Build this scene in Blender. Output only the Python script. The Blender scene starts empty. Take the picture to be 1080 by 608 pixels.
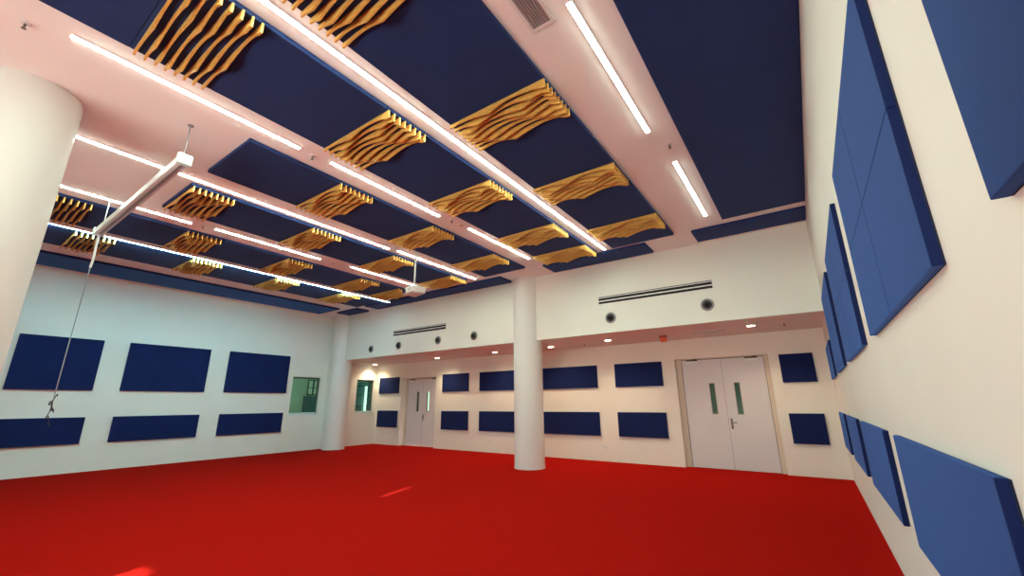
import bpy, bmesh, math, random
from mathutils import Vector, Matrix
random.seed(7)
S = bpy.context.scene
COL = S.collection
PI = math.pi

# room dimensions in metres (camera stands at x=0, y=0)
R, L, DB, DS, H, HS, FR = .426, -14.38, 11.06, 8.915, 4.683, 3.017, -3.6

# ------------------------------------------------------------------ materials
def mat(name, base, rough=.6, metal=0., noise=None, bump=None, sheen=None, spec=.5, emis=None):
    m = bpy.data.materials.new(name); m.use_nodes = True
    nt = m.node_tree; b = nt.nodes['Principled BSDF']
    b.inputs['Base Color'].default_value = (*base, 1)
    b.inputs['Roughness'].default_value = rough
    b.inputs['Metallic'].default_value = metal
    b.inputs['Specular IOR Level'].default_value = spec
    tc = nt.nodes.new('ShaderNodeTexCoord')
    if noise:
        sc, amt, stretch = noise
        mp = nt.nodes.new('ShaderNodeMapping'); mp.inputs['Scale'].default_value = stretch
        nt.links.new(tc.outputs['Object'], mp.inputs['Vector'])
        n = nt.nodes.new('ShaderNodeTexNoise'); n.inputs['Scale'].default_value = sc; n.inputs['Detail'].default_value = 5
        nt.links.new(mp.outputs['Vector'], n.inputs['Vector'])
        r = nt.nodes.new('ShaderNodeValToRGB')
        r.color_ramp.elements[0].position = .3; r.color_ramp.elements[1].position = .7
        r.color_ramp.elements[0].color = (*[c*(1-amt) for c in base], 1)
        r.color_ramp.elements[1].color = (*[min(1, c*(1+amt)) for c in base], 1)
        nt.links.new(n.outputs['Fac'], r.inputs['Fac'])
        nt.links.new(r.outputs['Color'], b.inputs['Base Color'])
    if bump:
        sc, st = bump
        n2 = nt.nodes.new('ShaderNodeTexNoise'); n2.inputs['Scale'].default_value = sc; n2.inputs['Detail'].default_value = 3
        nt.links.new(tc.outputs['Object'], n2.inputs['Vector'])
        bp = nt.nodes.new('ShaderNodeBump'); bp.inputs['Strength'].default_value = st; bp.inputs['Distance'].default_value = .004
        nt.links.new(n2.outputs['Fac'], bp.inputs['Height'])
        nt.links.new(bp.outputs['Normal'], b.inputs['Normal'])
    if sheen:
        b.inputs['Sheen Weight'].default_value = sheen[0]
        b.inputs['Sheen Roughness'].default_value = sheen[1]
        b.inputs['Sheen Tint'].default_value = (*sheen[2], 1)
    if emis:
        b.inputs['Emission Color'].default_value = (*emis[0], 1)
        b.inputs['Emission Strength'].default_value = emis[1]
    return m

def glass_mat(name, tint, ior=1.3):
    m = bpy.data.materials.new(name); m.use_nodes = True
    nt = m.node_tree; nt.nodes.clear()
    o = nt.nodes.new('ShaderNodeOutputMaterial'); mx = nt.nodes.new('ShaderNodeMixShader')
    t = nt.nodes.new('ShaderNodeBsdfTransparent'); g = nt.nodes.new('ShaderNodeBsdfGlossy')
    t.inputs['Color'].default_value = (*tint, 1); g.inputs['Roughness'].default_value = .02
    g.inputs['Color'].default_value = (.9, 1, .97, 1)
    f = nt.nodes.new('ShaderNodeFresnel'); f.inputs['IOR'].default_value = ior
    nt.links.new(f.outputs['Fac'], mx.inputs['Fac'])
    nt.links.new(t.outputs['BSDF'], mx.inputs[1]); nt.links.new(g.outputs['BSDF'], mx.inputs[2])
    nt.links.new(mx.outputs['Shader'], o.inputs['Surface'])
    return m

M = dict(
    paint=mat('wall_paint', (.83, .84, .78), .75, noise=(1.2, .02, (1, 1, 1)), bump=(60, .05), spec=.25),
    alcove=mat('alcove_paint', (.84, .81, .73), .75, noise=(1.2, .02, (1, 1, 1)), spec=.25),
    ceil=mat('ceiling_paint', (.91, .91, .89), .85, noise=(.8, .015, (1, 1, 1)), spec=.2),
    column=mat('column_paint', (.80, .81, .78), .55, bump=(40, .05), spec=.4),
    carpet=mat('red_carpet', (.39, .0065, .0035), .95, noise=(130, .16, (1, 1, 1)), bump=(350, .6), sheen=(.03, .6, (1, .3, .25)), spec=.0),
    blue=mat('blue_fabric', (.0050, .014, .082), .85, noise=(2.5, .06, (1, 1, 1)), bump=(500, .25), sheen=(.8, .30, (.15, .36, 1)), spec=.2),
    navy=mat('navy_ceiling_fabric', (.017, .036, .128), .9, noise=(2.5, .06, (1, 1, 1)), bump=(500, .2), sheen=(.12, .5, (.4, .5, 1)), spec=.15),
    gap_shade=mat('panel_gap_shadow', (.012, .014, .035), .9),  # dark colour standing in for shade behind the wall panels
    wood=mat('birch_plywood', (.72, .42, .105), .5, noise=(9, .22, (1.5, 12, 14)), spec=.3),
    white_metal=mat('white_powder_coat', (.78, .80, .80), .4, noise=(6, .03, (1, 1, 1))),
    screen_metal=mat('screen_housing_metal', (.70, .76, .76), .35, noise=(6, .03, (1, 1, 1))),
    grey_metal=mat('grey_metal', (.33, .34, .35), .35, .7, noise=(12, .1, (1, 1, 1))),
    dark_metal=mat('dark_grey_metal', (.07, .07, .07), .4, .5, noise=(12, .1, (1, 1, 1))),
    steel=mat('brushed_steel', (.16, .145, .13), .4, .6, noise=(20, .1, (1, 8, 1))),
    black=mat('black_void', (.01, .01, .01), .8, noise=(8, .2, (1, 1, 1))),
    dark=mat('dark_rubber', (.03, .03, .035), .6, noise=(20, .2, (1, 1, 1))),
    door=mat('door_laminate', (.70, .69, .70), .45, noise=(1.5, .02, (1, 1, 1)), spec=.4),
    frame=mat('door_frame_paint', (.66, .58, .47), .5, noise=(3, .03, (1, 1, 1))),
    frame_dark=mat('door_seal_and_shadow', (.10, .07, .05), .7, noise=(5, .1, (1, 1, 1))),
    alu=mat('dark_window_frame', (.09, .12, .11), .4, .5, noise=(5, .1, (1, 1, 1))),
    vent=mat('grille_grey', (.38, .36, .37), .5, noise=(10, .06, (1, 1, 1))),
    orange=mat('orange_plastic', (.80, .10, .015), .4, noise=(10, .06, (1, 1, 1))),
    red_pl=mat('dark_red_plastic', (.25, .03, .01), .4, noise=(10, .06, (1, 1, 1))),
    led=mat('led_diffuser', (.9, .9, .9), .5, emis=((.82, 1., .82), 61)),
    added_wall_glow=mat('added_wall_glow_cool', (.9, .9, .9), .5, emis=((.34, .90, 1.), 90)),  # cool glow added to wash the left wall with light
    led_cool=mat('led_diffuser_cool', (.9, .9, .9), .5, emis=((.70, 1., 1.), 40)),
    down=mat('downlight_diffuser', (.9, .9, .9), .5, emis=((1., .84, .60), 30)),
    dim_lamp=mat('corridor_lamp_diffuser', (.9, .9, .9), .5, emis=((.9, 1., .85), 3.5)),
    tube=mat('tube_lamp_glow', (.9, .9, .9), .5, emis=((.78, 1., .85), 1.1)),
    panel_lamp=mat('panel_lamp', (.9, .9, .9), .5, emis=((.75, 1., .88), 12)),
    green_wall=mat('green_painted_wall', (.50, .58, .46), .8, noise=(1.5, .05, (1, 1, 1))),
    teal_cab=mat('teal_cabinet', (.05, .11, .13), .5, noise=(2, .1, (1, 1, 1))),
    cream=mat('cream_board', (.72, .72, .55), .7, noise=(2, .04, (1, 1, 1))),
    teal=mat('teal_wall', (.25, .42, .42), .7, noise=(2, .05, (1, 1, 1))),
    counter=mat('white_counter', (.65, .85, .84), .35, noise=(2, .03, (1, 1, 1))),
    glass=glass_mat('window_glass', (.78, .93, .86)),
    door_glass=glass_mat('door_vision_glass', (.55, .68, .60), ior=1.12),
    clear=glass_mat('clear_glass', (.93, .98, .98)),
    lens=mat('lens_glass', (.02, .02, .03), .08, spec=.8, noise=(4, .1, (1, 1, 1))),
    blind=mat('roller_blind', (.55, .56, .55), .9, noise=(90, .05, (1, 1, 1))),
    tile=mat('corridor_floor', (.35, .33, .30), .4, noise=(2, .1, (1, 1, 1))),
)

# ------------------------------------------------------------------ mesh helpers
class MB:
    def __init__(s): s.bm = bmesh.new()
    def box(s, x0, x1, y0, y1, z0, z1, bev=0, seg=1):
        r = bmesh.ops.create_cube(s.bm, size=1)
        vs = r['verts']
        bmesh.ops.scale(s.bm, vec=(abs(x1-x0), abs(y1-y0), abs(z1-z0)), verts=vs)
        bmesh.ops.translate(s.bm, vec=((x0+x1)/2, (y0+y1)/2, (z0+z1)/2), verts=vs)
        if bev:
            es = list({e for v in vs for e in v.link_edges})
            bmesh.ops.bevel(s.bm, geom=es, offset=bev, segments=seg, affect='EDGES', profile=.6)
        return s
    def cyl(s, a, b, r0, r1=None, n=24, caps=True):
        a, b = Vector(a), Vector(b); d = b-a
        r1 = r0 if r1 is None else r1
        mt = Matrix.Translation((a+b)/2) @ d.to_track_quat('Z', 'Y').to_matrix().to_4x4()
        bmesh.ops.create_cone(s.bm, cap_ends=caps, segments=n, radius1=r0, radius2=r1, depth=d.length, matrix=mt)
        return s
    def lathe(s, prof, origin=(0, 0, 0), axis='Z', n=32):
        # prof: list of (r, h) along axis
        o = Vector(origin)
        q = {'Z': Matrix.Identity(3), '-Z': Matrix.Rotation(PI, 3, 'X'), '-Y': Matrix.Rotation(PI/2, 3, 'X')}[axis]
        rings = []
        for r, h in prof:
            if r < 1e-6: rings.append([s.bm.verts.new(o + q @ Vector((0, 0, h)))])
            else: rings.append([s.bm.verts.new(o + q @ Vector((r*math.cos(2*PI*k/n), r*math.sin(2*PI*k/n), h))) for k in range(n)])
        for A, B in zip(rings, rings[1:]):
            for k in range(n):
                k2 = (k+1) % n
                if len(A) == 1 and len(B) == 1: continue
                if len(A) == 1: s.bm.faces.new((A[0], B[k], B[k2]))
                elif len(B) == 1: s.bm.faces.new((A[k], A[k2], B[0]))
                else: s.bm.faces.new((A[k], A[k2], B[k2], B[k]))
        return s
    def tube(s, pts, r, n=10):
        for a, b in zip(pts, pts[1:]):
            s.cyl(a, b, r, n=n)
        for p in pts[1:-1]:
            bmesh.ops.create_icosphere(s.bm, subdivisions=1, radius=r*1.02, matrix=Matrix.Translation(p))
        return s
    def build(s, name, m, parent=None, smooth=False):
        bmesh.ops.recalc_face_normals(s.bm, faces=s.bm.faces[:])
        me = bpy.data.meshes.new(name); s.bm.to_mesh(me); s.bm.free()
        if smooth:
            for p in me.polygons: p.use_smooth = True
            me.set_sharp_from_angle(angle=math.radians(35))
        me.materials.append(m if not isinstance(m, str) else M[m])
        o = bpy.data.objects.new(name, me); COL.objects.link(o)
        if parent: o.parent = parent
        return o

def tag(o, label, cat, group=None, kind=None):
    if label: o['label'] = label
    if cat: o['category'] = cat
    if group: o['group'] = group
    if kind: o['kind'] = kind
    return o
def thing(name, label, cat, loc, group=None, rz=0):
    o = bpy.data.objects.new(name, None); COL.objects.link(o); o.location = loc; o.rotation_euler = (0, 0, rz)
    o.empty_display_size = .1
    return tag(o, label, cat, group)
def struct(o, label, cat='wall'):
    return tag(o, label, cat, kind='structure')
def dup(root, loc, label, group=None):
    r = root.copy(); COL.objects.link(r); r.location = loc
    r['label'] = label
    if group: r['group'] = group
    for ch in list(root.children):
        c = ch.copy(); COL.objects.link(c); c.parent = r
        for g in ch.children:
            d = g.copy(); COL.objects.link(d); d.parent = c
    return r

# ------------------------------------------------------------------ room shell
T = .22
struct(MB().box(L-T, R+T, FR-T, DB+T, -.15, 0).build('floor', 'carpet'), 'wide bright red carpet floor of the hall', 'floor')
struct(MB().box(L-T, R+T, FR-T, DB+T, H, H+.15).build('ceiling', 'ceil'), 'white plaster ceiling carrying blue panels and strip lights', 'ceiling')
struct(MB().box(R, R+T, FR-T, DB+T, 0, H).build('wall_right', 'paint'), 'cream white right wall with blue panels', 'wall')

def wall_y(name, x0, x1, y0, y1, z1, holes, m):   # wall in the X direction with rectangular openings
    b = MB(); cur = x0
    for (a, c, lo, hi) in sorted(holes):
        b.box(cur, a, y0, y1, 0, z1)
        if lo > 0: b.box(a, c, y0, y1, 0, lo)
        if hi < z1: b.box(a, c, y0, y1, hi, z1)
        cur = c
    b.box(cur, x1, y0, y1, 0, z1)
    return b.build(name, m)
def wall_x(name, y0, y1, x0, x1, z1, holes, m):
    b = MB(); cur = y0
    for (a, c, lo, hi) in sorted(holes):
        b.box(x0, x1, cur, a, 0, z1)
        if lo > 0: b.box(x0, x1, a, c, 0, lo)
        if hi < z1: b.box(x0, x1, a, c, hi, z1)
        cur = c
    b.box(x0, x1, cur, y1, 0, z1)
    return b.build(name, m)
W1 = (7.60, 8.615, 1.18, 2.42); W2 = (10.12, 10.925, 1.19, 2.42)
struct(wall_x('wall_left', FR-T, DB+T, L-T, L, H, [W1, W2], 'paint'), 'pale left wall with two rows of blue panels', 'wall')
D1 = (-2.70, -.66, 0, 2.53); D2 = (-12.90, -11.06, 0, 2.45)
struct(wall_y('wall_back', L, R, DB, DB+.34, HS, [D1, D2], 'alcove'), 'warm cream back wall under the bulkhead', 'wall')
struct(MB().box(L, R, DS, DB+T, HS, H).build('wall_bulkhead', 'paint'), 'white bulkhead wall above the low back alcove', 'wall')

# front wall behind the photographer, with daylight openings
SX = .30                                   # sun drift in x per metre of y
def back_to_wall(x, y): return x + SX*(y-FR)
px0 = back_to_wall(-5.62, 1.885); TE = .45*math.sqrt(1+SX*SX)
zt = (1.885-FR)*TE
sl0, sl1 = (5.01-FR)*TE, (5.98-FR)*TE
slx = back_to_wall(-6.14, 5.01)
wins = [(-6.9, px0-.25, .5, 2.15), (px0+.6, -.2, .5, 2.15)]
zf = 2.12
holes = wins + [(px0, px0+.36, .5, zt)]
b = MB()
xs = sorted(set([L, R] + [v for h in holes for v in h[:2]] + [slx-.045, slx+.045]))
for a, c in zip(xs, xs[1:]):
    m_ = (a+c)/2
    op = [(h[2], h[3]) for h in holes if h[0] < m_ < h[1]]
    if abs(m_-slx) < .045: op.append((sl0, sl1))
    z = 0
    for lo, hi in sorted(op):
        b.box(a, c, FR-.12, FR, z, lo); z = hi
    b.box(a, c, FR-.12, FR, z, H)
struct(b.build('wall_front', 'paint'), 'front wall behind the camera with daylight windows', 'wall')
for i, (a, c, lo, hi) in enumerate(wins+[(px0, px0+.36, .5, zt)]):
    w = bpy.data.objects.new('window_%d' % (i+3), None); COL.objects.link(w); w.location = ((a+c)/2, FR-.06, lo)
    struct(w, 'daylight window %s in the front wall' % ['left of the narrow one', 'nearest the right wall', 'narrow and tall'][i], 'window')
    hw = (c-a)/2; f = MB()
    for (x0_, x1_, z0_, z1_) in ((-hw, hw, 0, .04), (-hw, hw, hi-lo-.04, hi-lo), (-hw, -hw+.03, .04, hi-lo-.04), (hw-.03, hw, .04, hi-lo-.04)):
        if i == 3 and z1_ > .1: x0_, x1_, z0_, z1_ = (-hw, hw, 0, .04)
        f.box(x0_, x1_, -.03, .03, z0_, z1_)
    f.build('window_frame', 'alu', w)
    MB().box(-hw+.001, hw-.001, -.004, .004, .04, hi-lo-.001).build('pane', 'clear', w)

# thin painted reveal line and corner pier
struct(MB().box(L, -13.86, 8.84, 9.12, 0, HS).build('trim_1', 'paint'), 'narrow pier joining the corner column to the left wall', 'pier')

# ------------------------------------------------------------------ columns
def column(x, y, r, label):
    t = thing('round_column', label, 'column', (x, y, 0), 'round white columns')
    MB().cyl((0, 0, 0), (0, 0, H), r, n=96).build('shaft', 'column', t, True)
    MB().lathe([(r+.001, 0), (r+.008, 0), (r+.008, .06), (r+.001, .065)], n=96).build('base_ring', 'column', t, True)
    return t
column(-6.20, .15, .365, 'thick white round column at left edge of the picture')
column(-5.79, 9.03, .362, 'white round column in the middle of the back bulkhead')
column(-13.84, 9.02, .36, 'white round column in the far left corner beside the window')

# ------------------------------------------------------------------ ceiling panels and baffles
ZP = H-.052
ordn = ['first', 'second', 'third', 'fourth', 'fifth', 'sixth', 'seventh']
GP, GB = 'navy ceiling panels between the slats', 'wavy wooden ceiling baffles'
def cpanel(x0, x1, y0, y1, label, name='ceiling_panel', m='navy', group=None):
    cx, cy = (x0+x1)/2, (y0+y1)/2
    o = MB().box(x0-cx, x1-cx, y0-cy, y1-cy, 0, H-ZP, .006, 1).build(name, m)
    o.location = (cx, cy, ZP)
    return tag(o, label, 'ceiling panel', group)

SLN, PITCH, TH = 8, .0765, .017
def slat_mesh(w, k):
    # top edge straight, bottom edge scalloped with rounded hollows and soft cusps
    n = 64; xs = [w/2 - w*i/n for i in range(n+1)]
    sh = .30*math.sin(PI*k/7.) + .06*math.sin(2*PI*k/7.)
    bm = bmesh.new(); fr = []; bk = []
    for i, x in enumerate(xs):
        u = i/n
        s_ = abs(math.sin(PI*(u-sh)/.56))
        d = .034 + .064*(1-s_**.85)
        if u < .09: d += (.098-d)*(1-u/.09)**.7        # full depth at the lamp-side end
        d += .007*math.sin(2*PI*(u*1.7+k*.21))
        if u > .9: d += (.045-d)*((u-.9)/.1)
        fr.append((bm.verts.new((x, 0, 0)), bm.verts.new((x, 0, -d))))
        bk.append((bm.verts.new((x, TH, 0)), bm.verts.new((x, TH, -d))))
    for i in range(n):
        bm.faces.new((fr[i][0], fr[i][1], fr[i+1][1], fr[i+1][0]))
        bm.faces.new((bk[i][0], bk[i+1][0], bk[i+1][1], bk[i][1]))
        bm.faces.new((fr[i][1], bk[i][1], bk[i+1][1], fr[i+1][1]))
        bm.faces.new((fr[i][0], fr[i+1][0], bk[i+1][0], bk[i][0]))
    for e in (0, n):
        bm.faces.new((fr[e][0], bk[e][0], bk[e][1], fr[e][1]))
    bmesh.ops.recalc_face_normals(bm, faces=bm.faces[:])
    me = bpy.data.meshes.new('slat'); bm.to_mesh(me); bm.free(); me.materials.append(M['wood'])
    return me
cache = {}
def baffle(x0, x1, y0, label):
    w = round(x1-x0, 3)
    t = thing('wave_baffle', label, 'ceiling baffle', ((x0+x1)/2, y0, ZP+.002), GB)
    if w not in cache:
        bb = MB().box(-w/2, w/2, -.03, .635-.03, .0, .05, .004)
        bo = bb.build('back_layer', 'navy', t)
        cache[w] = (bo.data, [slat_mesh(w+.02, k) for k in range(SLN)])
    else:
        bo = bpy.data.objects.new('back_layer', cache[w][0]); COL.objects.link(bo); bo.parent = t
    for k in range(SLN):
        o = bpy.data.objects.new('slat', cache[w][1][k]); COL.objects.link(o); o.parent = t
        o.location = (0, .0 + k*PITCH, 0)
    return t
# rows of panels: x range, y start, y end, y starts of the slat modules
rows = [
    ((-2.955, -1.70), -3.3, 7.98, [-.80, 1.08, 3.02, 4.87, 6.78]),
    ((-4.575, -3.335), -3.3, 8.06, [-1.32, .56, 2.43, 4.26, 6.13, 7.43]),
    ((-6.42, -5.18), 1.81, 8.02, [3.07, 4.94, 6.78]),
    ((-8.24, -7.01), 1.81, 8.03, [1.85, 3.72, 5.57, 7.42]),
    ((-10.36, -9.04), -1.2, 8.08, [.60, 2.45, 4.33, 6.22, 7.45]),
    ((-12.02, -10.68), .5, 8.20, [1.25, 3.10, 4.93, 6.80]),
]
for ri, ((x0, x1), ys, ye, mods) in enumerate(rows):
    rl = ordn[ri] + ' row from the right wall'
    vis = [m for m in mods if m > .3]
    # modules nearer than y=.3 are behind the photographer
    cur = ys; segs = []
    for m_ in mods:
        if m_-.03-cur > .1: segs.append((cur, m_-.032))
        cur = m_-.03+.637
        idx = len([v for v in mods if v > m_])
        if m_ < -.2: 
            lb = 'wavy slat baffle behind the camera, ' + rl
        elif idx == 0: lb = 'golden wavy slat baffle nearest the back, ' + rl
        else: lb = 'golden wavy slat baffle, %s from the back, %s' % (ordn[idx], rl)
        baffle(x0, x1, m_, lb)
    if ye-cur > .06: segs.append((cur, ye))
    for si, (a, c) in enumerate(segs):
        k = len(segs)-1-si
        small = ' short' if c-a < 1.1 else ''
        if k == 0: lb = 'navy%s ceiling panel nearest the back, %s' % (small, rl)
        else: lb = 'navy%s ceiling panel, %s from the back, %s' % (small, ordn[k], rl)
        cpanel(x0, x1, a, c, lb, group=GP)
cpanel(-.81, R-.005, -3.3, 7.76, 'very long wide navy ceiling panel running beside the right wall')
GE = 'narrow blue ceiling strips along the room edge'
cpanel(-1.40, R-.005, 8.07, 8.67, 'narrow navy ceiling strip at the right end of the bulkhead', 'ceiling_edge_panel', group=GE)
cpanel(-4.77, -2.32, 8.15, 8.75, 'narrow navy ceiling strip just right of the middle column', 'ceiling_edge_panel', group=GE)
cpanel(-11.76, -6.14, 8.30, 8.84, 'long narrow navy ceiling strip left of the middle column', 'ceiling_edge_panel', group=GE)
cpanel(-13.45, -12.30, 8.38, 8.88, 'small navy ceiling strip by the far left corner column', 'ceiling_edge_panel', group=GE)
cpanel(-14.06, -12.83, -1.5, 8.08, 'long blue ceiling strip running along the left wall', 'ceiling_edge_panel', 'blue', GE)

# ------------------------------------------------------------------ linear lights
GL = 'linear LED strip lights on the ceiling'
def led(x, y0, y1, label, w=.050, m='led', dz=.0175):
    t = thing('linear_light', label, 'ceiling light', (x, (y0+y1)/2, H), GL); h = (y1-y0)/2
    f = MB()
    f.box(-w/2-.006, -w/2, -h, h, -.012, 0).box(w/2, w/2+.006, -h, h, -.012, 0)
    f.box(-w/2-.006, w/2+.006, -h-.006, -h, -.012, 0).box(-w/2-.006, w/2+.006, h, h+.006, -.012, 0)
    f.build('trim_frame', 'white_metal', t)
    MB().box(-w/2, w/2, -h, h, -dz, -.001, .004).build('diffuser', m, t)
led(-1.10, -3.0, -.95, 'bright white strip light behind the camera near the right wall')
led(-1.14, -.45, 1.62, 'bright strip light overhead beside the ceiling grille')
led(-1.125, 2.47, 4.55, 'longer looking bright strip light beside the widest blue ceiling panel')
led(-1.03, 5.42, 7.50, 'short bright strip light near the bulkhead, beside widest blue panel')
led(-3.15, -3.2, 8.03, 'continuous strip light, longest, running between first and second slatted rows')
B3 = 'second and third slatted rows'
led(-4.90, -2.6, -.3, 'strip light behind the camera between %s' % B3)
led(-4.89, .20, 2.28, 'strip light nearest the camera between %s' % B3)
led(-4.86, 2.70, 4.77, 'middle strip light between %s' % B3)
led(-4.79, 5.48, 7.58, 'far strip light near the middle column between %s' % B3)
led(-6.86, -1.2, 5.31, 'long strip light from behind the thick left column, above the projection screen case')
led(-6.81, 5.50, 8.09, 'strip light that the projector pole hangs in front of')
D3 = 'fourth and fifth slatted rows'
led(-8.70, .30, 2.38, 'near strip light behind the screen case between %s' % D3)
led(-8.64, 2.74, 4.83, 'middle strip light between %s' % D3)
led(-8.57, 5.58, 7.70, 'far strip light left of the projector between %s' % D3)
def strip_with_wall_glow(x, y0, y1, label):
    # slim profile: downward diffuser plus an added side glow to brighten the left wall, opaque back towards the hall
    t = thing('linear_light', label, 'ceiling light', (x, (y0+y1)/2, H), GL); h = (y1-y0)/2
    MB().box(.018, .024, -h, h, -.080, 0).box(-.022, .018, -h, h, -.006, 0).box(-.022, .024, -h-.006, -h, -.080, 0).box(-.022, .024, h, h+.006, -.080, 0).build('housing', 'white_metal', t)
    MB().box(-.016, .018, -h, h, -.080, -.074).build('diffuser', 'led_cool', t)
    MB().box(-.022, -.016, -h, h-1.3, -.080, -.006).build('added_side_glow', 'added_wall_glow', t)
strip_with_wall_glow(-10.52, .2, 8.33, 'continuous thin strip light between fifth and sixth slatted rows')

# ------------------------------------------------------------------ ceiling details
def grille():
    t = thing('ceiling_vent', 'white framed grey air grille on the ceiling at the top edge', 'vent', (-1.41, 1.72, H))
    f = MB()
    for a in ((-.115, -.085, -.83, .83), (.085, .115, -.83, .83), (-.085, .085, -.83, -.80), (-.085, .085, .80, .83)):
        f.box(a[0], a[1], a[2], a[3], -.014, 0)
    f.build('frame', 'white_metal', t)
    MB().box(-.085, .085, -.80, .80, -.003, -.001).build('back_plate', 'grey_metal', t)
    g = MB()
    for i in range(7):
        x = -.073+i*.0243
        g.box(x-.006, x+.006, -.80, .80, -.012, -.003)
    g.build('louvre_blades', 'vent', t)
grille()
def sprinkler(x, y, z, label):
    t = thing('sprinkler', label, 'sprinkler', (x, y, z), 'sprinkler heads on the ceiling')
    MB().lathe([(0, 0), (.038, 0), (.036, .006), (.014, .012), (0, .012)], axis='-Z', n=20).build('escutcheon', 'white_metal', t, True)
    s = MB().cyl((0, 0, -.01), (0, 0, -.045), .008, n=10)
    for sx in (-1, 1): s.tube([(sx*.008, 0, -.014), (sx*.016, 0, -.034), (sx*.005, 0, -.056)], .003, 6)
    s.build('head', 'steel', t, True)
    MB().cyl((0, 0, -.056), (0, 0, -.059), .017, n=16).build('deflector', 'steel', t)
sprinkler(-5.04, -.055, H, 'small sprinkler head at the top left of the picture')
sprinkler(-4.92, 2.47, H, 'sprinkler head between the near and middle strips left of second row')
sprinkler(-4.80, 5.03, H, 'sprinkler head before the far strip light near the middle column')
sprinkler(-.98, 4.97, H, 'sprinkler head between the two strips beside the widest panel')
sprinkler(-8.67, 2.55, H, 'sprinkler head in the gap of the fourth light line')
sprinkler(-8.60, 5.14, H, 'sprinkler head in the fourth light line, farther one')
sprinkler(-4.77, 10.28, HS+.002, 'sprinkler head under the bulkhead right of the middle column')
sprinkler(-.22, 9.92, HS+.002, 'sprinkler head under the bulkhead near the right wall')
o = MB().lathe([(0, 0), (.055, 0), (.055, .008), (.045, .014), (0, .014)], axis='-Z').build('ceiling_disc', 'frame', None, True)
o.location = (-4.83, 5.30, H); tag(o, 'small round beige cover plate on ceiling before the far strip light', 'cover plate')

# ------------------------------------------------------------------ downlights under the bulkhead
GD = 'round warm downlights under the bulkhead'
for x, y, lb in ((-14.05, 10.62, 'round warm downlight at the far left end of the alcove'),
                 (-10.39, 10.40, 'round warm downlight right of the far double door'),
                 (-7.80, 10.28, 'round warm downlight just left of the middle column'),
                 (-5.79, 10.22, 'round warm downlight just right of the middle column'),
                 (-4.00, 9.99, 'round warm downlight above the panels left of the near door'),
                 (-.80, 9.82, 'round warm downlight above the near double door')):
    t = thing('downlight', lb, 'ceiling light', (x, y, HS), GD)
    MB().lathe([(.076, .001), (.100, .001), (.098, .010), (.080, .012), (.076, .001)], axis='-Z').build('rim', 'white_metal', t, True)
    MB().lathe([(0, .0005), (.078, .0005), (.074, .009), (0, .011)], axis='-Z').build('lens', 'down', t, True)
    ld = bpy.data.lights.new('downlight_lamp', 'SPOT'); ld.energy = 85; ld.color = (1, .80, .52)
    ld.spot_size = math.radians(135); ld.spot_blend = .8; ld.shadow_soft_size = .06
    lo = bpy.data.objects.new('downlight_lamp', ld); COL.objects.link(lo); lo.location = (x, y, HS-.03)

# orange sounder and flush slot under the bulkhead
t = thing('alarm_beacon', 'small orange red alarm beacon fixed under the bulkhead', 'alarm', (-2.66, 10.1, HS+.002))
MB().box(-.085, .085, -.05, .05, -.045, 0, .008, 2).build('base', 'red_pl', t)
MB().box(-.07, .07, -.045, .045, -.15, -.045, .015, 2).build('lens', 'orange', t)
t = thing('slot_diffuser', 'faint flush air slot under the bulkhead above near door', 'vent', (-1.68, 10.05, HS))
MB().box(-.42, .42, -.09, .09, -.006, 0, .002).build('frame', 'ceil', t)
g = MB()
for i in range(4): g.box(-.39, .39, -.07+i*.042, -.055+i*.042, -.008, -.006)
g.build('slot_blades', 'vent', t)

# ------------------------------------------------------------------ bulkhead louvres and jet nozzles
def louvre(x0, x1, z0, label):
    w = (x1-x0)/2; h = .19
    t = thing('wall_louvre', label, 'vent', ((x0+x1)/2, DS, z0), 'long black slotted vents on the bulkhead')
    f = MB()
    f.box(-w, w, -.012, 0, 0, .012).box(-w, w, -.012, 0, h-.045, h-.028).box(-w, w, -.012, 0, h-.012, h)
    f.box(-w, -w+.012, -.012, 0, .012, h-.012).box(w-.012, w, -.012, 0, .012, h-.012)
    f.build('frame', 'white_metal', t)
    MB().box(-w+.012, w-.012, -.003, -.001, .012, h-.012).build('dark_slot', 'black', t)
    MB().box(-w+.012, w-.012, -.020, -.003, .062, .09, .006).build('blade', 'white_metal', t)
louvre(-3.74, -1.27, 3.69, 'long black slotted air vent right of the middle column')
louvre(-10.96, -8.58, 3.63, 'long black slotted air vent on the left part of bulkhead')
def nozzle(x, z, label, tilt):
    t = thing('jet_nozzle', label, 'vent', (x, DS, z), 'round jet nozzles on the bulkhead')
    MB().lathe([(.075, 0), (.125, 0), (.125, .012), (.112, .022), (.098, .024), (.085, .006), (.075, 0)], axis='-Y').build('rim', 'grey_metal', t, True)
    MB().lathe([(0, .003), (.09, .003), (.09, .002)], axis='-Y').build('dark_throat', 'black', t)
    b_ = MB().lathe([(.088, .004), (.084, .028), (.066, .048), (.05, .052), (.046, .046), (.042, .030)], axis='-Y', n=28)
    o = b_.build('eyeball', 'dark_metal', t, True); o.rotation_euler = (math.radians(tilt), 0, math.radians(8))
nozzle(-1.42, 3.375, 'round black jet nozzle right of the long vent near right wall', 10)
nozzle(-3.46, 3.355, 'round grey jet nozzle under left end of the right vent', 16)
nozzle(-7.50, 3.325, 'round jet nozzle just left of the middle column', 12)
nozzle(-8.90, 3.325, 'round jet nozzle under the right end of the left vent', 12)
nozzle(-10.66, 3.31, 'round jet nozzle under the left end of the left vent', 14)
nozzle(-12.05, 3.30, 'round jet nozzle nearest the far left corner column', 14)

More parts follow.
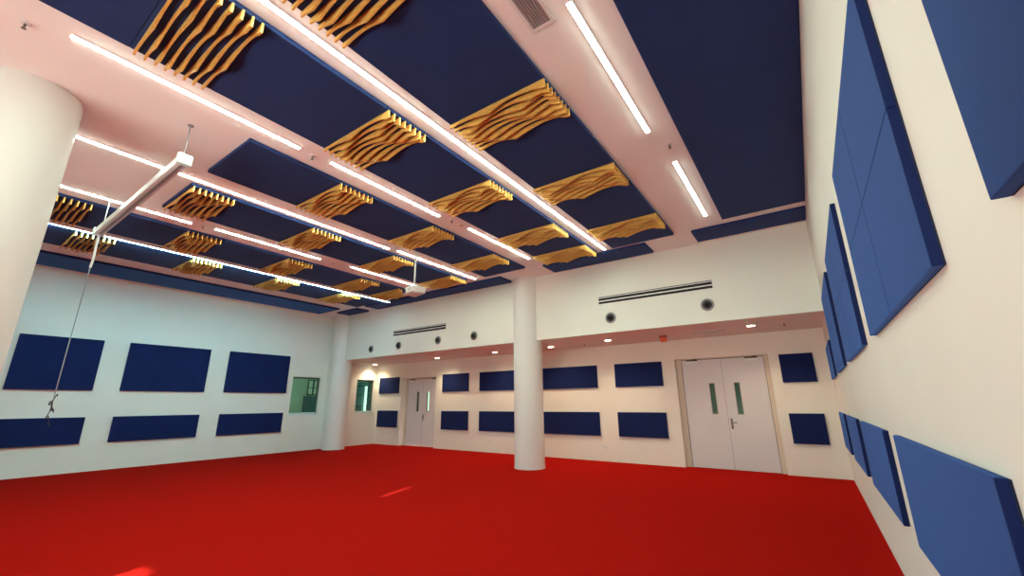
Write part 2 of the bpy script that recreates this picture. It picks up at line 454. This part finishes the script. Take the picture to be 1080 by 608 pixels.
# ------------------------------------------------------------------ wall panels
def wpanel(name, c, sx, sy, sz, label, group, tiles=False):
    # c = centre; slab with softly rounded edges; tiles = 2x2 joints
    b_ = MB()
    if tiles is True and sz > 1:
        # slab in the YZ plane made of four butted boards
        for i in (-1, 0):
            for j in (-1, 0):
                b_.box(-sx/2, sx/2, i*sy/2+.0016, (i+1)*sy/2-.0016, j*sz/2+.0016, (j+1)*sz/2-.0016, .004, 2)
    else:
        b_.box(-sx/2, sx/2, -sy/2, sy/2, -sz/2, sz/2, .006, 2)
    if not tiles:
        o = b_.build(name, 'blue'); o.location = c
        return tag(o, label, 'wall panel', group)
    t = thing(name, label, 'wall panel', c, group)
    b_.build('fabric_face', 'blue', t)
    MB().box(sx/2-.001, sx/2+.005, -sy/2+.003, sy/2-.003, -sz/2+.003, sz/2-.003).build('back_layer', 'gap_shade', t)  # thin dark sheet added to draw the gap shadow at the wall
    return t
TP = .036
nm = 'acoustic_wall_panel'
# left wall
GLW = 'blue panels on the left wall'
for i, (y0, y1) in enumerate(((1.285, 2.70), (3.205, 5.04), (5.55, 7.395))):
    w = ['partly behind the thick column', 'in the middle of the left wall', 'closest to the window'][i]
    wpanel(nm, (L+.03, (y0+y1)/2, 2.472), .06, y1-y0, 1.218, 'tall deep blue panel in the upper row, '+w, GLW)
    y0b = -.6 if i == 0 else y0
    wpanel(nm, (L+.03, (y0b+y1)/2, .94), .06, y1-y0b, .60, 'low dark blue panel in the lower row, '+w.replace('partly behind the thick column', 'cut off by the left picture edge'), GLW)
# back wall
GBW = 'small blue panels on the back wall'
for x0, x1, w in ((-14.17, -13.02, 'left of the far double door'), (-10.70, -9.49, 'right beside the far double door'),
                  (-9.00, -7.17, 'running behind the middle column from its left'), (-6.62, -4.80, 'coming out right of the middle column'),
                  (-4.28, -3.025, 'left of the near double door'), (-.46, .16, 'between near double door and right wall')):
    wpanel(nm, ((x0+x1)/2, DB-.025, 2.195), x1-x0, .05, .61, 'blue upper row panel on back wall, '+w, GBW)
    wpanel(nm, ((x0+x1)/2, DB-.025, .94), x1-x0, .05, .61, 'blue lower row panel on back wall, '+w, GBW)
# right wall
GRW = 'blue panels on the right wall'
for y0, y1, w in ((-.55, 1.285, 'cut off by the top right picture corner'), (1.845, 3.69, 'largest looking, with visible cross joints'),
                  (4.25, 6.09, 'second tall one from the joints one'), (6.65, 8.48, 'farthest tall one before the alcove')):
    wpanel(nm, (R-.005-(TP-.005)/2, (y0+y1)/2, 2.53), TP-.005, y1-y0, 1.22, 'tall blue upper panel on right wall, '+w, GRW, True)
wpanel(nm, (R-.005-(TP-.005)/2, 9.93, 2.22), TP-.005, 1.6, .62, 'short blue upper panel on right wall inside the alcove', GRW, True)
for y0, y1, w in ((1.845, 3.73, 'nearest, at the bottom right picture corner'), (4.25, 6.09, 'second from the camera'),
                  (6.65, 8.48, 'third from the camera'), (9.10, 10.75, 'farthest, inside the alcove')):
    wpanel(nm, (R-.005-(TP-.005)/2, (y0+y1)/2, .965), TP-.005, y1-y0, .64, 'blue lower panel on right wall, '+w, GRW, 1)

# ------------------------------------------------------------------ double doors
def double_door(idx, x0, x1, yd, top, opening, label, pane_dx, hand):
    d = bpy.data.objects.new('door_%d' % idx, None); COL.objects.link(d); d.location = ((x0+x1)/2, yd, 0)
    struct(d, label, 'door'); hw = (x1-x0)/2; cx = (x0+x1)/2
    a, c, ot = opening[0]-cx, opening[1]-cx, opening[3]
    f = MB()
    y0f = -.02
    f.box(a, -hw-.012, y0f, .06, 0, ot).box(hw+.012, c, y0f, .06, 0, ot).box(-hw-.012, hw+.012, y0f, .06, top+.012, ot)
    f.build('door_frame', 'frame', d)
    s = MB(); s.box(-hw-.012, -hw-.002, .0, .05, 0, top+.002).box(hw+.002, hw+.012, .0, .05, 0, top+.002).box(-hw-.012, hw+.012, .0, .05, top+.002, top+.012)
    s.build('seal', 'frame_dark', d)
    for sgn in (-1, 1):
        # leaf with a narrow vision slot cut out
        u0, u1 = (-hw, -.003) if sgn < 0 else (.003, hw)
        p = pane_dx[0 if sgn < 0 else 1]; pw = .062; zl, zh = 1.21, 1.93
        lf = MB()
        lf.box(u0, p-pw, 0, .045, .006, top).box(p+pw, u1, 0, .045, .006, top)
        lf.box(p-pw, p+pw, 0, .045, .006, zl).box(p-pw, p+pw, 0, .045, zh, top)
        leaf = lf.build('door_leaf', 'door', d)
        bz = MB()
        for q in ((p-pw-.004, p-pw+.010, zl-.004, zh+.004), (p+pw-.010, p+pw+.004, zl-.004, zh+.004), (p-pw+.010, p+pw-.010, zl-.004, zl+.01), (p-pw+.010, p+pw-.010, zh-.01, zh+.004)):
            bz.box(q[0], q[1], -.004, .049, q[2], q[3])
        bz.build('vision_bead', 'vent', leaf)
        MB().box(p-pw+.010, p+pw-.010, .02, .026, zl+.01, zh-.01).build('vision_pane', 'door_glass', leaf)
        # overhead closer
        e = -hw+.12 if sgn < 0 else hw-.10-.27
        MB().box(e, e+.27, -.055, -.001, top-.085, top-.03, .006, 2).build('door_closer', 'white_metal', leaf)
        arm = MB().tube([(e+.10, -.03, top-.028), (e+.16, -.10, top+.004), (e+.24, -.01, top+.02)], .008, 8)
        arm.build('closer_arm', 'steel', leaf)
        MB().box(e-.01, e+.26, -.006, .0, top-.026, top+.0, .002).build('painted_shadow', 'frame_dark', leaf)  # dark strip painted in as shadow at the closer
        if sgn > 0:
            h = MB().box(.045, .088, -.01, -.001, .885, 1.12, .004, 2)
            h.build('handle_plate', 'steel', leaf)
            MB().tube([(.066, -.01, 1.03), (.066, -.05, 1.03), (.10, -.058, 1.03), (.185, -.055, 1.028)], .010, 10).build('lever_handle', 'steel', leaf, True)
            MB().cyl((.066, -.01, .935), (.066, -.022, .935), .013, n=16).build('lock_cylinder', 'dark', leaf, True)
            MB().box(-.005, .005, -.002, -.0005, .01, top-.004).build('meeting_strip', 'vent', leaf)
    return d
double_door(1, -2.565, -.775, DB+.15, 2.50, D1, 'near white double door with two narrow glass slots', (-.26, .28), 1)
double_door(2, -12.79, -11.13, DB+.24, 2.40, D2, 'far white double door at the left of the alcove', (-.25, .29), 1)

# ------------------------------------------------------------------ left wall windows
for i, (y0, y1, z0, z1) in enumerate((W1, W2)):
    w = bpy.data.objects.new('window_%d' % (i+1), None); COL.objects.link(w); w.location = (L, (y0+y1)/2, z0)
    struct(w, ['interior window left of the corner column', 'interior window in the alcove, right of the corner column'][i], 'window')
    hw = (y1-y0)/2; h = z1-z0; f = MB()
    for q in ((-hw, hw, 0, .025), (-hw, hw, h-.05, h), (-hw, -hw+.02, .025, h-.05), (hw-.04, hw, .025, h-.05)):
        f.box(-.16, -.09, q[0], q[1], q[2], q[3])
    f.build('window_frame', 'alu', w)
    MB().box(-.13, -.122, -hw+.02, hw-.04, .025, h-.05).build('pane', 'glass', w)
    MB().box(-.089, -.06, -hw+.03, hw-.03, 0, .05, .006).build('glazing_bead', 'counter', w)
    MB().box(-.09, .012, -hw, hw, -.02, 0).build('window_sill', 'counter', w)

# side room seen through the windows
XB = -17.6
b_ = MB()
b_.box(XB-.1, XB, 6.2, 14.4, 0, 2.9).box(XB, L-T, 6.1, 6.2, 0, 2.9).box(XB, L-T, 14.4, 14.5, 0, 2.9)
struct(b_.build('wall_side_room', 'green_wall'), 'pale green wall of the side room behind the interior windows', 'wall')
struct(MB().box(L-T, L-T+.1, DB+T+.01, 14.4, 0, 2.9).build('wall_side_room_east', 'teal'), 'wall closing the side room beyond the alcove', 'wall')
struct(MB().box(XB, L-T, 6.2, 14.4, -.1, 0).build('floor_side_room', 'tile'), 'floor of the side room', 'floor')
struct(MB().box(XB, L-T, 6.2, 14.4, 2.9, 3.0).build('ceiling_side_room', 'ceil'), 'ceiling of the side room', 'ceiling')
def lamp_panel(x, y, z, sx, sy, label, m='panel_lamp'):
    t = thing('ceiling_lamp', label, 'ceiling light', (x, y, z))
    MB().box(-sx/2-.02, sx/2+.02, -sy/2-.02, sy/2+.02, -.03, 0).build('housing', 'white_metal', t)
    MB().box(-sx/2, sx/2, -sy/2, sy/2, -.034, -.030).build('diffuser', m, t)
lamp_panel(-15.9, 8.4, 2.9, .6, 1.2, 'ceiling lamp in the side room near the left window')
lamp_panel(-15.9, 11.8, 2.9, .6, 1.2, 'ceiling lamp in the side room near the alcove window')
# tall teal cupboard with cream framed board behind window 1
t = thing('tall_cupboard', 'dark teal cupboard seen through the left interior window', 'cupboard', (XB+.3, 10.25, 0))
MB().box(-.3, .3, -.42, .42, 0, 1.83, .01).build('carcass', 'teal_cab', t)
for s_ in (-1, 1):
    dd = MB().box(.3, .32, min(0, s_*.41)+.004, max(0, s_*.41)-.004, .06, 1.80, .004).build('door', 'teal_cab', t)
    MB().cyl((.34, s_*.04, .9), (.34, s_*.04, 1.1), .008, n=8).build('handle', 'steel', dd)
t = thing('hatch_window', 'cream paned light above the teal cupboard behind left window', 'window', (XB+.01, 10.32, 1.9))
MB().box(0, .02, -.35, .35, 0, .60).build('board', 'cream', t)
f = MB()
for q in ((-.37, .37, -.02, .02), (-.37, .37, .27, .30), (-.37, .37, .58, .62), (-.37, -.33, 0, .6), (-.14, -.08, 0, .6), (.33, .37, 0, .6)):
    f.box(.02, .045, *q)
f.build('bars', 'alu', t)
t = thing('counter_table', 'white counter below the left interior window, in the side room', 'table', (-14.95, 8.95, 0))
MB().box(-.3, .3, -.6, .6, 1.18, 1.22, .005).build('top', 'counter', t)
for sx in (-1, 1):
    for sy in (-1, 1): MB().box(sx*.26-.02, sx*.26+.02, sy*.55-.02, sy*.55+.02, 0, 1.18).build('leg', 'grey_metal', t)
dup(t, (-14.95, 11.0, 0), 'white counter seen low through the alcove window, in side room')
t = thing('shelf_unit', 'teal shelf unit seen through the alcove window', 'shelf', (XB+.22, 12.75, 0))
f = MB().box(-.2, -.18, -.9, .9, 0, 2.5)
for y_ in (-.9, -.3, .25, .88): f.box(-.18, .2, y_, y_+.02, 0, 2.5)
f.build('frame', 'teal', t)
for z_ in (.4, .9, 1.4, 1.9, 2.3): MB().box(-.18, .2, -.87, .88, z_, z_+.03).build('shelf', 'teal_cab', t)
o = MB().cyl((0, 0, 0), (0, 0, 1.2), .06, n=20).build('tube_lamp', 'tube', None, True)
o.location = (XB+.55, 12.52, 1.1)
tag(o, 'glowing upright tube seen through the alcove window', 'lamp')
o = MB().cyl((0, 0, 0), (0, 0, 1.1), .02, n=12).cyl((0, 0, 0), (0, 0, .02), .14, n=20).build('lamp_stand', 'grey_metal', None, True)
o.location = (XB+.55, 12.52, 0); tag(o, 'thin grey stand under the glowing tube in the side room', 'stand')

# corridor behind the doors
b_ = MB().box(-14.2, R+T, 13.2, 13.3, 0, 2.8).box(-14.3, -14.2, DB+.35, 13.3, 0, 2.8).box(R+T, R+T+.1, DB+.35, 13.3, 0, 2.8)
struct(b_.build('wall_corridor', 'green_wall'), 'pale green corridor wall behind the double doors', 'wall')
struct(MB().box(-14.2, R+T, DB+.34, 13.2, -.1, 0).build('floor_corridor', 'tile'), 'corridor floor behind the doors', 'floor')
struct(MB().box(-14.2, R+T, DB+.34, 13.2, 2.8, 2.9).build('ceiling_corridor', 'ceil'), 'corridor ceiling behind the doors', 'ceiling')
lamp_panel(-12.9, 12.7, 2.8, .6, .6, 'corridor lamp behind the far double door', 'dim_lamp')
lamp_panel(-2.3, 12.9, 2.8, .5, .3, 'corridor lamp behind the near double door', 'dim_lamp')
o = MB().box(-.14, .14, -.02, 0, 0, 1.2, .01).build('wall_lamp', 'dim_lamp', None)
o.location = (-13.62, 13.2, 1.2); tag(o, 'tall glowing corridor light seen through the far door slot', 'lamp')

# ------------------------------------------------------------------ sockets, cable by the corner
for x, lb in ((-8.62, 'small white wall socket low down left of the middle column'), (-4.70, 'small white wall socket low down right of the middle column')):
    t = thing('wall_socket', lb, 'socket', (x, DB, .34), 'white wall sockets')
    MB().box(-.06, .06, -.010, 0, -.04, .04, .003, 2).build('plate', 'white_metal', t)
    g = MB()
    for s_ in (-1, 1): g.box(s_*.03-.004, s_*.03+.004, -.0115, -.010, -.01, .012)
    g.build('pin_slots', 'dark', t)
t = thing('hanging_cord', 'thin black cord hanging from bulkhead beside the corner column', 'cord', (-14.20, 9.62, HS))
MB().tube([(0, 0, 0), (.004, 0, -.5), (-.004, 0, -1.0), (0, 0, -1.40)], .008, 8).build('cable', 'dark', t, True)
MB().box(-.02, .02, -.02, .02, -1.47, -1.40, .005).build('plug', 'white_metal', t)

# ------------------------------------------------------------------ projection screen case
ZS, YS = 4.20, 1.30
t = thing('projection_screen', 'long white rolled projection screen case hanging below the ceiling', 'projection screen', (-7.22, YS, ZS))
sw = 1.78
b_ = MB().box(-sw, sw, -.055, .055, -.05, .05, .018, 3)
b_.build('case', 'screen_metal', t, True)
MB().box(-sw+.03, sw-.03, -.018, .018, -.062, -.0505, .004).build('bottom_bar', 'grey_metal', t)
for s_ in (-1, 1):
    MB().box(s_*sw-.035, s_*sw+.035, -.072, .072, -.066, .066, .014, 2).build('end_cap', 'counter', t)
    hk = MB().box(s_*(sw-.05)-.02, s_*(sw-.05)+.02, -.03, .03, .05, .075, .004).build('bracket', 'counter', t)
for xo in (1.72, -1.60):
    MB().cyl((xo, 0, .05), (xo, 0, H-ZS), .0075, n=8).cyl((xo, 0, H-ZS-.012), (xo, 0, H-ZS), .03, n=16).build('hanging_rod', 'screen_metal' if xo < 0 else 'grey_metal', t, True)
# cable with its frayed end hanging from the case
t = thing('screen_cable', 'thin grey cable with tangled end hanging from the screen case', 'cable', (-8.93, 1.30, ZS-.062))
MB().tube([(0, 0, 0), (.01, 0, -.18), (-.005, .01, -.42), (0, 0, -.55)], .016, 8).build('cable_sleeve', 'screen_metal', t, True)
MB().tube([(0, 0, -.5), (.01, 0, -1.1), (-.005, 0, -1.7), (.005, 0, -2.52)], .0065, 8).build('wire', 'grey_metal', t, True)
tg = []
for k in range(22):
    u = k/21.
    tg.append(Vector((.005+.028*math.sin(u*19)*(.4+.6*math.sin(u*PI)), .03*math.cos(u*14), -2.50-.42*u+.05*math.sin(u*27))))
b_ = MB().tube(tg, .006, 6)
b_.tube([Vector((.02, 0, -2.54)), Vector((-.05, 0, -2.62)), Vector((-.06, .02, -2.70)), Vector((-.02, 0, -2.70)), Vector((.02, 0, -2.60))], .006, 6)
b_.build('tangled_end', 'dark', t, True)

# ------------------------------------------------------------------ projector on its pole
t = thing('projector', 'white projector hanging from the ceiling on a long pole', 'projector', (-6.56, 5.80, 3.80), rz=math.radians(-14))
MB().box(-.21, .21, -.16, .16, -.07, .07, .025, 3).build('body', 'white_metal', t, True)
MB().box(-.17, .17, -.12, .12, -.078, -.0695, .003).build('bottom_plate', 'white_metal', t)
MB().lathe([(.0, .012), (.040, .012), (.044, .035), (.052, .035), (.056, 0)], (-.11, -.158, 0), '-Y', 24).build('lens_ring', 'dark', t, True)
MB().lathe([(0, .022), (.02, .018), (.04, .012)], (-.11, -.158, 0), '-Y', 20).build('lens', 'lens', t, True)
g = MB()
for k in range(6): g.box(.02+k*.028, .034+k*.028, -.1615, -.159, -.03, .03)
g.build('vent_slots', 'grey_metal', t)
MB().box(-.08, .08, -.08, .08, .07, .085, .003).build('mount_plate', 'screen_metal', t)
arms = MB()
for sx in (-1, 1):
    for sy in (-1, 1): arms.tube([(sx*.09, sy*.07, .075), (sx*.03, sy*.02, .135)], .008, 6)
arms.build('mount_arms', 'screen_metal', t)
MB().cyl((0, 0, .085), (0, 0, H-3.80-.02), .019, n=16).build('pole', 'screen_metal', t, True)
MB().lathe([(0, 0), (.06, 0), (.06, .01), (.025, .03), (0, .03)], (0, 0, H-3.80), '-Z', 24).build('ceiling_flange', 'screen_metal', t, True)

# ------------------------------------------------------------------ light from outside
w = bpy.data.worlds.new('sky'); S.world = w; w.use_nodes = True
nt = w.node_tree; bg = nt.nodes['Background']
tc = nt.nodes.new('ShaderNodeTexCoord'); sp = nt.nodes.new('ShaderNodeSeparateXYZ')
nt.links.new(tc.outputs['Generated'], sp.inputs[0])
cr = nt.nodes.new('ShaderNodeValToRGB'); mr = nt.nodes.new('ShaderNodeMapRange')
mr.inputs['From Min'].default_value = -1; mr.inputs['From Max'].default_value = 1
nt.links.new(sp.outputs['Z'], mr.inputs['Value']); nt.links.new(mr.outputs['Result'], cr.inputs['Fac'])
cr.color_ramp.elements[0].position = .49; cr.color_ramp.elements[0].color = (1, .96, .84, 1)      # unseen bright ground, added to throw light up at the ceiling
cr.color_ramp.elements[1].position = .51; cr.color_ramp.elements[1].color = (.27, .40, .47, 1)    # sky
nt.links.new(cr.outputs['Color'], bg.inputs['Color']); bg.inputs['Strength'].default_value = 13
for (a, c, lo, hi) in wins+[(px0, px0+.36, .5, zt)]:
    ld = bpy.data.lights.new('sky_portal', 'AREA'); ld.shape = 'RECTANGLE'; ld.size = c-a; ld.size_y = hi-lo
    ld.cycles.is_portal = True
    o = bpy.data.objects.new('sky_portal', ld); COL.objects.link(o); o.location = ((a+c)/2, FR-.14, (lo+hi)/2)
    o.rotation_euler = (PI/2, 0, 0)
sd = bpy.data.lights.new('sun', 'SUN'); sd.energy = 20; sd.angle = math.radians(.5); sd.color = (1, .93, .84)
so = bpy.data.objects.new('sun', sd); COL.objects.link(so)
dirv = Vector((-SX, 1, -TE)).normalized()
so.rotation_euler = dirv.to_track_quat('-Z', 'Y').to_euler()
so.location = (2, -8, 8)

# ------------------------------------------------------------------ camera
yaw, pitch, roll = -.6070764, .27007765, -.00692064
fw = Vector((math.sin(yaw)*math.cos(pitch), math.cos(yaw)*math.cos(pitch), math.sin(pitch)))
rt = Vector((math.cos(yaw), -math.sin(yaw), 0)); up = rt.cross(fw)
r2 = math.cos(roll)*rt+math.sin(roll)*up; u2 = -math.sin(roll)*rt+math.cos(roll)*up
cam = bpy.data.cameras.new('camera'); co = bpy.data.objects.new('camera', cam); COL.objects.link(co)
mw = Matrix((r2, u2, -fw)).transposed().to_4x4(); mw.translation = (0, 0, 1.5); co.matrix_world = mw
cam.sensor_width = 36; cam.sensor_fit = 'HORIZONTAL'; cam.lens = 438.2386/1080*36; cam.clip_start = .02
S.camera = co
S.view_settings.view_transform = 'Standard'; S.view_settings.look = 'None'
S.view_settings.gamma = 1; S.view_settings.use_curve_mapping = False; S.view_settings.exposure = 0
